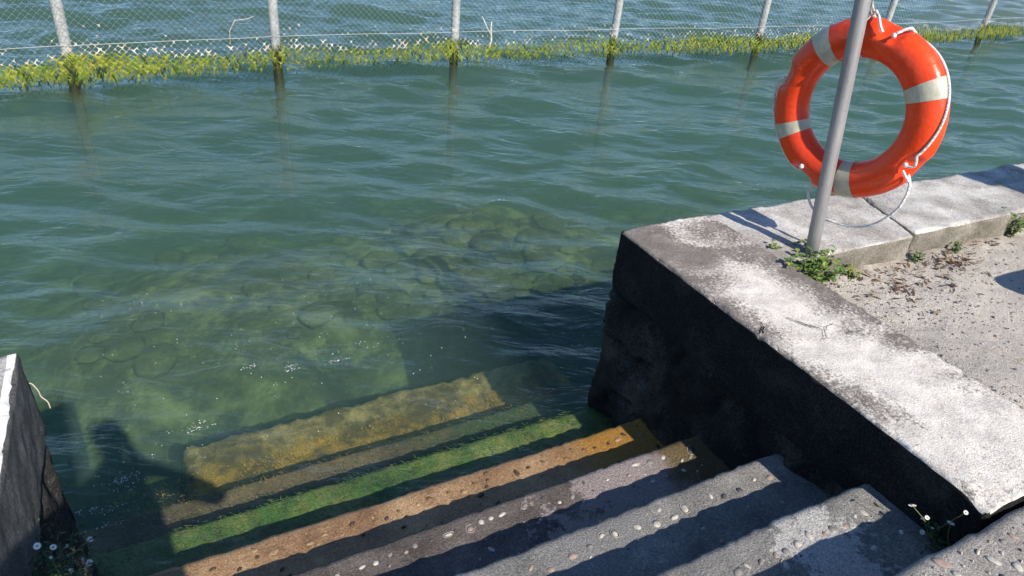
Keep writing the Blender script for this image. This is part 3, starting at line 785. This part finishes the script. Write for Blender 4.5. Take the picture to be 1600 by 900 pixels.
# upper right: out of the recess, along the rim to the lower right recess
th = np.linspace(R(68), R(-14), 40); P_ = ringsurf(th, np.linspace(-.9, 1.0, 40), .004)
P_ = np.concatenate([[rc + (RM+.045) * (math.cos(R(75)) * e1 + math.sin(R(75)) * e2) + .048 * n_], [rc + (RM+.06) * (math.cos(R(73)) * e1 + math.sin(R(73)) * e2) + .042 * n_], [rc + (ro+.008) * (math.cos(R(71)) * e1 + math.sin(R(71)) * e2) + .012 * n_], P_, [rp(R(-20), RM + .055, .045)], [rp(R(-23), RM + .035, .05)]])
rope.tube(smooth_path(P_, 90), RR, 8)
# top: from the recess to the left behind the pole, along the back of the rim to the left recess
P_ = [rp(R(83), RM + .035, .052), rp(R(86), RM + .05, .052), rp(R(90), RM + .075, .04), rp(R(94), ro + .012, .012), rp(R(97), ro + .02, -.005), rp(R(104), ro + .008, -.02), rp(R(118), ro + .004, -.03), rp(R(135), ro + .003, -.03), rp(R(152), ro + .003, -.02), rp(R(162), RM + .06, -.03)]
rope.tube(smooth_path(P_, 60), RR, 8)
# left: along the rim
P_ = [rp(R(170), RM + .045, .03), rp(R(174), ro - .002, .03), rp(R(182), ro + .006, .02), rp(R(200), ro + .007, .01), rp(R(222), ro + .005, .005), rp(R(238), ro + .003, .0), rp(R(245), RM + .05, .01)]
rope.tube(smooth_path(P_, 50), RR, 8)
# the slack bight hanging under the ring
P_ = [rp(R(-27), RM + .035, .05), rp(R(-29), RM + .075, .048), imgpt(1440, 262, .03), imgpt(1440, 280, .02), imgpt(1431, 306, .024), imgpt(1412, 327, .016), imgpt(1384, 345, .022), imgpt(1350, 351, .015), imgpt(1318, 345, .024), imgpt(1297, 340, .016), imgpt(1279, 322, .015), imgpt(1272, 300, .01), imgpt(1276, 284, .0), rp(R(252), RM + .05, .0)]
rope.tube(smooth_path(P_, 90), RR, 8)
rope.ell(rp(R(246), RM + .015, .052), (.010, .010, .010), 0, 8, 6); rope.ell(rp(R(75), RM + .04, .052), (.009, .009, .009), 0, 8, 6); rope.ell(rp(R(-22.5), RM + .03, .055), (.009, .009, .009), 0, 8, 6)
rope.build('grab_rope', rm.m, buoy)
# thin cord tying it to the pole
cord = MB(); th = R(97.5)
v = np.linspace(-.2, 2 * math.pi - .25, 40); P_ = ringsurf(np.full(40, th), v, .004)
tp = pb_ + pd * 1.13 - vd * 0.02
P_ = np.concatenate([P_, [rp(R(97), ro + .04, .02)]])
cord.tube(P_, .0022, 5)
P_ = [rp(R(97.5), ro + .01, .01), rp(R(97), ro + .035, .025)] + [hz + pd * .05 + PR * 1.06 * (math.cos(t) * e1 + math.sin(t) * n_) for t in np.linspace(-.4, 4.6, 20)] + [rp(R(98.5), ro + .03, 0.), rp(R(98.5), ro + .006, -.02)]
cord.tube(smooth_path(P_, 60), .0022, 5)
cord.build('hanging_cord', plain('beige cord', (.66, .6, .5), .85), buoy)

# ------------------------------------------------------------------ plants
LEAF = [plain('fresh green leaf', (.10, .19, .035), .55, .35, 30), plain('mid green leaf', (.06, .13, .03), .55, .3, 30), plain('yellow green leaf', (.2, .25, .05), .55, .3, 30)]
DLEAF = [plain('dark green leaf', (.035, .075, .025), .6, .3, 30), plain('grey green leaf', (.06, .1, .045), .6, .3, 30)]
STEMM = plain('green stem', (.16, .19, .06), .6)
def leaf(b, p, d, L, w, m, fold=.3):
    d = d / np.linalg.norm(d); s = np.cross(d, [0, 0, 1.]); s /= np.linalg.norm(s) + 1e-6; u = np.cross(s, d)
    V = [p, p + d*L*.25 + s*w*.75 + u*fold*w, p + d*L*.6 + s*w*.9 + u*fold*w, p + d*L - u*L*.12, p + d*L*.6 - s*w*.9 + u*fold*w, p + d*L*.25 - s*w*.75 + u*fold*w, p + d*L*.3, p + d*L*.65]
    b.add(V, [(0, 1, 6), (1, 2, 7, 6), (2, 3, 7), (0, 6, 5), (6, 7, 4, 5), (7, 3, 4)], m)
def weed(name, base, n, h, spread, L, label, mats, cat='weed', lean=(0, 0), nl=7):
    root = empty(name, tuple(base), label, cat)
    sb = MB(); lb_ = MB()
    for _ in range(n):
        a = random.uniform(0, 6.28); r0 = random.random() ** .6 * spread
        q = np.array(base) + [math.cos(a) * r0 * .6, math.sin(a) * r0 * .6, -.01]
        tip = q + [math.cos(a) * r0 * .6 + lean[0] + random.gauss(0, .01), math.sin(a) * r0 * .6 + lean[1] + random.gauss(0, .01), h * random.uniform(.5, 1.1)]
        mid = (q + tip) / 2 + [0, 0, .01]
        sb.tube([q, mid, tip], [.0022, .0018, .001], 5)
        for j in range(nl):
            t = (j + 1) / nl; p = q * (1 - t) + tip * t; aa = random.uniform(0, 6.28)
            leaf(lb_, p, np.array([math.cos(aa), math.sin(aa), random.uniform(-.1, .6)]), L * random.uniform(.6, 1.2), L * .32, random.randrange(len(mats)))
    sb.build('stems', STEMM, root); lb_.build('leaves', mats, root, False)
    return root
weed('leafy_weed', (2.20, 1.58, -.06), 44, .11, .12, .03, 'bushy green nettle growing round the foot of the steel pole', LEAF, 'weed', nl=8)
weed('small_weed', (2.44, 1.545, -.10), 6, .05, .025, .022, 'tiny yellow green weed at the foot of the quay edge, closest to the pole', [LEAF[2]])
weed('small_weed', (2.86, 1.55, -.10), 7, .04, .02, .018, 'tiny dark weed growing below the crack in the quay edge', [LEAF[1]])
weed('small_weed', (3.12, 1.545, -.10), 6, .05, .02, .02, 'tiny green sprig on the gravel just past the crack', [LEAF[1]])
weed('leafy_weed', (3.56, 1.565, -.10), 14, .11, .04, .025, 'small green tuft climbing the quay edge far from the pole', LEAF[:2], 'weed', lean=(.02, 0), nl=7)
gt = MB(); gr = plain('thin pale grass', (.2, .2, .07), .7)
for _ in range(9):
    a = random.uniform(0, 6.28); q = np.array([2.45 + random.gauss(0, .03), .86 + random.gauss(0, .03), gz(2.45, .86)]); L = random.uniform(.03, .08)
    gt.tube([q, q + [math.cos(a)*L*.4, math.sin(a)*L*.4, L*.5], q + [math.cos(a)*L, math.sin(a)*L, L*.55]], [.0012, .001, .0004], 4)
tag(gt.build('grass_tuft', gr), 'sparse tuft of thin grass blades on the open gravel', 'grass tuft')

PETAL = plain('white petal', (.82, .8, .8), .6, .06, 40); PINK = plain('pinkish petal', (.75, .55, .56), .6, .1, 40); EYE = plain('yellow flower eye', (.7, .5, .05), .7)
def daisy(root, base, head, face, rad, pink=False):
    base = np.array(base); head = np.array(head); fz = np.array(face, float); fz /= np.linalg.norm(fz)
    rad *= .68
    b = MB(); mid = (base + head) / 2 + [random.gauss(0, .006), random.gauss(0, .006), .006]; b.tube(smooth_path([base, mid, head], 10), .0011, 5)
    s = b.build('stem', STEMM, root)
    b = MB(); u = np.cross(fz, [.3, .2, 1.]); u /= np.linalg.norm(u); v = np.cross(fz, u); N = 18
    for i in range(N):
        a = 2 * math.pi * i / N; d = math.cos(a) * u + math.sin(a) * v; t = np.cross(fz, d); w = rad * .16
        b.add([head + d * rad * .2, head + d * rad * .7 + t * w - fz * rad * .05, head + d * rad * random.uniform(.95, 1.08) + fz * rad * .12, head + d * rad * .7 - t * w - fz * rad * .05], [(0, 1, 2, 3)])
    f = b.build('flower', PINK if pink else PETAL, root, False)
    b = MB(); b.ell(head + fz * rad * .1, (rad * .27, rad * .27, rad * .2), 0, 8, 5); b.build('eye', EYE, f)
def daisy_plant(base, n, heads, label, spread, h):
    root = empty('daisy_plant', tuple(base), label, 'flower')
    sb = MB()
    for _ in range(n):
        a = random.uniform(0, 6.28); r0 = random.random() ** .5 * spread; q = np.array(base)
        tip = q + [math.cos(a) * r0, math.sin(a) * r0, random.uniform(.1, 1) * h]
        for t in np.linspace(.25, 1, 6):
            aa = random.uniform(0, 6.28); leaf(sb, q * (1 - t) + tip * t, np.array([math.cos(aa), math.sin(aa), random.uniform(0, .9)]), random.uniform(.012, .024), .0032, random.randrange(2), .1)
    sb.build('leaves', DLEAF, root, False)
    for hd, fc, rd, pk in heads: daisy(root, np.array(base) + [random.gauss(0, spread * .3), random.gauss(0, spread * .3), .01], hd, fc, rd, pk)
daisy_plant((1.63, .53, -.19), 46, [((1.563, .61, -.083), (.1, .5, 1), .014, False), ((1.615, .535, -.092), (.2, .1, 1), .014, False), ((1.588, .585, -.115), (-.3, .6, .6), .009, True),
    ((1.597, .58, -.112), (-.2, -.4, 1), .010, False), ((1.62, .52, -.04), (-.4, -.5, .8), .009, False), ((1.585, .57, -.15), (-.5, -.4, .7), .010, False), ((1.55, .60, -.165), (-.3, -.5, .8), .009, False), ((1.60, .56, -.13), (0, 0, 1), .006, False)],
    'daisy plant with sunlit white flowers in the corner of the steps below the landing', .07, .06)
daisy_plant((-.40, 1.40, -.30), 90, [((-.37, 1.309, -.061), (.3, -.5, .8), .012, False), ((-.37, 1.406, -.176), (.5, -.3, .8), .012, False), ((-.37, 1.503, -.283), (.4, -.6, .7), .009, True), ((-.35, 1.657, -.442), (.5, -.4, .8), .014, False),
    ((-.35, 1.564, -.43), (.4, -.5, .8), .015, False), ((-.36, 1.461, -.274), (.3, -.3, .9), .007, False), ((-.36, 1.43, -.295), (.3, -.5, .8), .010, False), ((-.36, 1.548, -.389), (.2, -.3, .9), .007, False), ((-.38, 1.40, -.20), (.3, -.2, .9), .006, False)],
    'shaded daisy plant with white flowers rooted in the dark side wall', .13, .12)
b = MB(); b.tube(smooth_path([(-.445, 1.99, -.115), (-.43, 2.0, -.12), (-.419, 2.0, -.150), (-.417, 2.0, -.173), (-.406, 2.0, -.196), (-.405, 2.0, -.222)], 24), .0018, 5)
tag(b.build('dry_stalk', BLE[0]), 'thin curled dry stalk hanging off the seaward corner of the dark side wall', 'stalk')

# ------------------------------------------------------------------ what stands outside the frame and throws shade into it
def skin_person():
    J = {}; E = []; Rr = {}
    def v(n, co, r, par=None):
        J[n] = len(J); Rr[n] = r; pts.append(co)
        if par: E.append((J[par], J[n]))
    pts = []
    ox, oy, oz = -.01, -.36, -.015
    v('pel', (ox, oy, oz+.86), (.15, .11)); v('wai', (ox, oy-.01, oz+1.0), (.13, .095), 'pel'); v('che', (ox, oy, oz+1.16), (.155, .11), 'wai'); v('sho', (ox, oy+.0, oz+1.29), (.12, .085), 'che')
    v('nec', (ox, oy+.03, oz+1.37), (.05, .05), 'sho'); v('hd0', (ox, oy+.05, oz+1.43), (.07, .08), 'nec'); v('hd1', (ox, oy+.06, oz+1.52), (.075, .095), 'hd0'); v('hd2', (ox, oy+.05, oz+1.59), (.055, .07), 'hd1')
    for s, n in ((-1, 'l'), (1, 'r')):
        v('hip'+n, (ox+s*.09, oy, oz+.80), (.088, .088), 'pel'); v('kne'+n, (ox+s*.1, oy+.02, oz+.45), (.058, .058), 'hip'+n); v('cal'+n, (ox+s*.1, oy, oz+.3), (.054, .054), 'kne'+n)
        v('ank'+n, (ox+s*.1, oy-.01, oz+.08), (.037, .037), 'cal'+n); v('toe'+n, (ox+s*.115, oy+.15, oz+.035), (.042, .032), 'ank'+n)
        v('shd'+n, (ox+s*.175, oy, oz+1.27), (.06, .06), 'sho'); el = (ox+s*.29 + (.06 if s > 0 else 0), oy+.06, oz+1.06)
        v('elb'+n, el, (.042, .042), 'shd'+n); v('wri'+n, (.0+s*.06, oy+.21, oz+1.21), (.027, .027), 'elb'+n); v('pal'+n, (.0+s*.05, oy+.26, oz+1.25), (.034, .022), 'wri'+n)
        for k in range(4): v('f%d%s' % (k, n), (s*(.042-.002*k), oy+.285 + .006*k, oz+1.235 + k*.018), (.009, .009), 'pal'+n)
        v('th'+n, (s*.03, oy+.25, oz+1.30), (.011, .011), 'pal'+n)
    me = bpy.data.meshes.new('person'); me.from_pydata(pts, E, []); o = link('person', me)
    md = o.modifiers.new('Skin', 'SKIN'); sd = me.skin_vertices[0].data
    for n, i in J.items(): sd[i].radius = Rr[n]
    sd[0].use_root = True
    md2 = o.modifiers.new('Sub', 'SUBSURF'); md2.levels = 2; md2.render_levels = 2
    m = NT('clothed body'); x, y, z = m.sep()
    def above(h, a, b_): 
        nd = m.math('GREATER_THAN', z, h); return m.mix(nd, a, b_)
    c = above(.09, (.05, .045, .04), (.06, .08, .14)); c = above(.86, c, (.5, .5, .48)); c = above(1.335, c, (.45, .28, .2))
    m.principled(c, .8); me.materials.append(m.m)
    tag(o, 'person in pale shirt taking the picture, casting the shadow over the lower steps', 'person')
    hb = MB(); hb.ell((ox, oy+.03, oz+1.565), (.083, .10, .075), 0, 16, 10); hb.build('hair', plain('brown hair', (.06, .035, .02), .6), o)
    fb = MB(); fy = oy + .155
    for s in (-1, 1):
        fb.ell((ox+s*.031, fy-.006, oz+1.535), (.014, .009, .009), 0, 10, 6); fb.ell((ox+s*.031, fy+.001, oz+1.535), (.006, .005, .006), 1, 8, 5); fb.ell((ox+s*.078, oy+.05, oz+1.515), (.010, .02, .03), 2, 8, 6)
    fb.ell((ox, fy+.006, oz+1.505), (.012, .016, .024), 2, 8, 6); fb.ell((ox, fy-.002, oz+1.468), (.024, .008, .006), 3, 10, 5)
    fb.build('facial_features', [plain('eye white', (.8, .8, .8), .3), plain('dark iris', (.05, .03, .02), .3), plain('skin', (.45, .28, .2), .6), plain('lip', (.4, .17, .15), .5)], o)
skin_person()
CW_ = Vector((.4195558, .7469116, -.515845)); CR = Vector((.8892197, -.4523617, .0682437)); CU = Vector((.1823765, .4873316, .8539595)); CP = Vector((0, 0, 1.25))
bmx = bmesh.new(); bmesh.ops.create_cube(bmx, size=1); 
for v in bmx.verts:
    q = v.co.copy(); v.co = CP - CW_ * .012 + CR * (q.x * .145) + CU * (q.y * .072 - .02) + CW_ * (q.z * .008)
bmesh.ops.bevel(bmx, geom=bmx.edges[:], offset=.003, segments=2, affect='EDGES')
me = bpy.data.meshes.new('phone'); bmx.to_mesh(me); bmx.free(); me.materials.append(plain('black phone glass', (.02, .02, .02), .2)); tag(link('phone', me), 'black phone held up by the person taking the picture', 'phone')

bench = empty('concrete_bench', (3.8, .5, -.1), 'stone bench on the gravel whose corner shadow reaches in beside the quay edge', 'bench')
BC = M['coping']
rough_box('seat', (3.115, .10, .27), (4.75, .775, .345), .03, .01, [(12, .004, 'all'), (10, .01, 'chip')], BC, bench)
for x0 in (3.55, 4.35): rough_box('leg', (x0, .2, -.13), (x0 + .16, .68, .272), .04, .01, [(12, .004, 'all')], BC, bench)
post = empty('shadow_pillar', (4.36, -.65, -.1), 'unseen square pillar added on the gravel to cast the long shadow across the far quay edge', 'pillar')  # unseen pillar, chosen and sized to cast the strip of shadow
rough_box('shaft', (4.19, -.82, -.13), (4.54, -.47, 2.2), .06, .015, [(8, .008, 'all')], BC, post)
rough_box('cap', (4.14, -.87, 2.198), (4.59, -.42, 2.30), .05, .015, [(8, .006, 'all')], BC, post)

# ------------------------------------------------------------------ far shore
hx = np.linspace(-500, 700, 90); V = []; F = []
for j, (yy, f) in enumerate(((400, 0), (450, .35), (520, .75), (600, 1.0), (700, .9))):
    for x in hx:
        V.append((x, yy + 20 * math.sin(x * .01), -1.5 if f == 0 else f * (44 + 26 * math.sin(x * .008 + 1) + 12 * math.sin(x * .023) + rng.normal(0, 2.5))))
for j in range(4):
    for i in range(len(hx) - 1): F.append((j*90 + i, j*90 + i + 1, (j+1)*90 + i + 1, (j+1)*90 + i))
hm = NT('wooded hillside'); hm.principled(hm.mix(hm.ramp(hm.noise(.05, 6, .65), [(.35, 0.), (.65, 1.)]), (.03, .05, .025), (.08, .11, .05)), .95)
tag(mesh('hills', V, F, hm.m), kind='structure')

# ------------------------------------------------------------------ light, sky, camera
Ls = Vector(Lt).normalized()
sl = bpy.data.lights.new('sun', 'SUN'); sl.energy = 5.0; sl.angle = R(.5); sl.color = (1, .925, .81)
so = bpy.data.objects.new('sun', sl); COL.objects.link(so); so.rotation_euler = Ls.to_track_quat('-Z', 'Y').to_euler(); so.location = (1, -5, 6)
world = bpy.data.worlds.new('World'); sc.world = world; world.use_nodes = True; wt = world.node_tree
sky = wt.nodes.new('ShaderNodeTexSky'); sky.sky_type = 'NISHITA'; sky.sun_disc = False
sky.sun_elevation = math.asin(-Ls.z); sky.sun_rotation = math.atan2(-Ls.x, -Ls.y)
sky.air_density = 1.0; sky.dust_density = .0; sky.ozone_density = 6.0
bg = wt.nodes['Background']; wt.links.new(sky.outputs[0], bg.inputs[0]); bg.inputs[1].default_value = .11
cam = bpy.data.cameras.new('camera'); cam.sensor_width = 36; cam.lens = 36 * 1100.43 / 1600; cam.clip_start = .02; cam.clip_end = 3000
co = bpy.data.objects.new('camera', cam); COL.objects.link(co)
mt = Matrix((CR, CU, -CW_)).transposed().to_4x4(); mt.translation = CP; co.matrix_world = mt
sc.camera = co
sc.render.engine = 'CYCLES'
cy = sc.cycles; cy.use_denoising = True; cy.denoiser = 'OPENIMAGEDENOISE'; cy.max_bounces = 8; cy.volume_bounces = 2; cy.transparent_max_bounces = 16
cy.use_adaptive_sampling = True; cy.adaptive_threshold = .015; cy.sample_clamp_indirect = 6
cy.caustics_reflective = False; cy.caustics_refractive = False
vs = sc.view_settings; vs.view_transform = 'Standard'; vs.look = 'None'; vs.exposure = 0.4; vs.gamma = 1; vs.use_curve_mapping = False
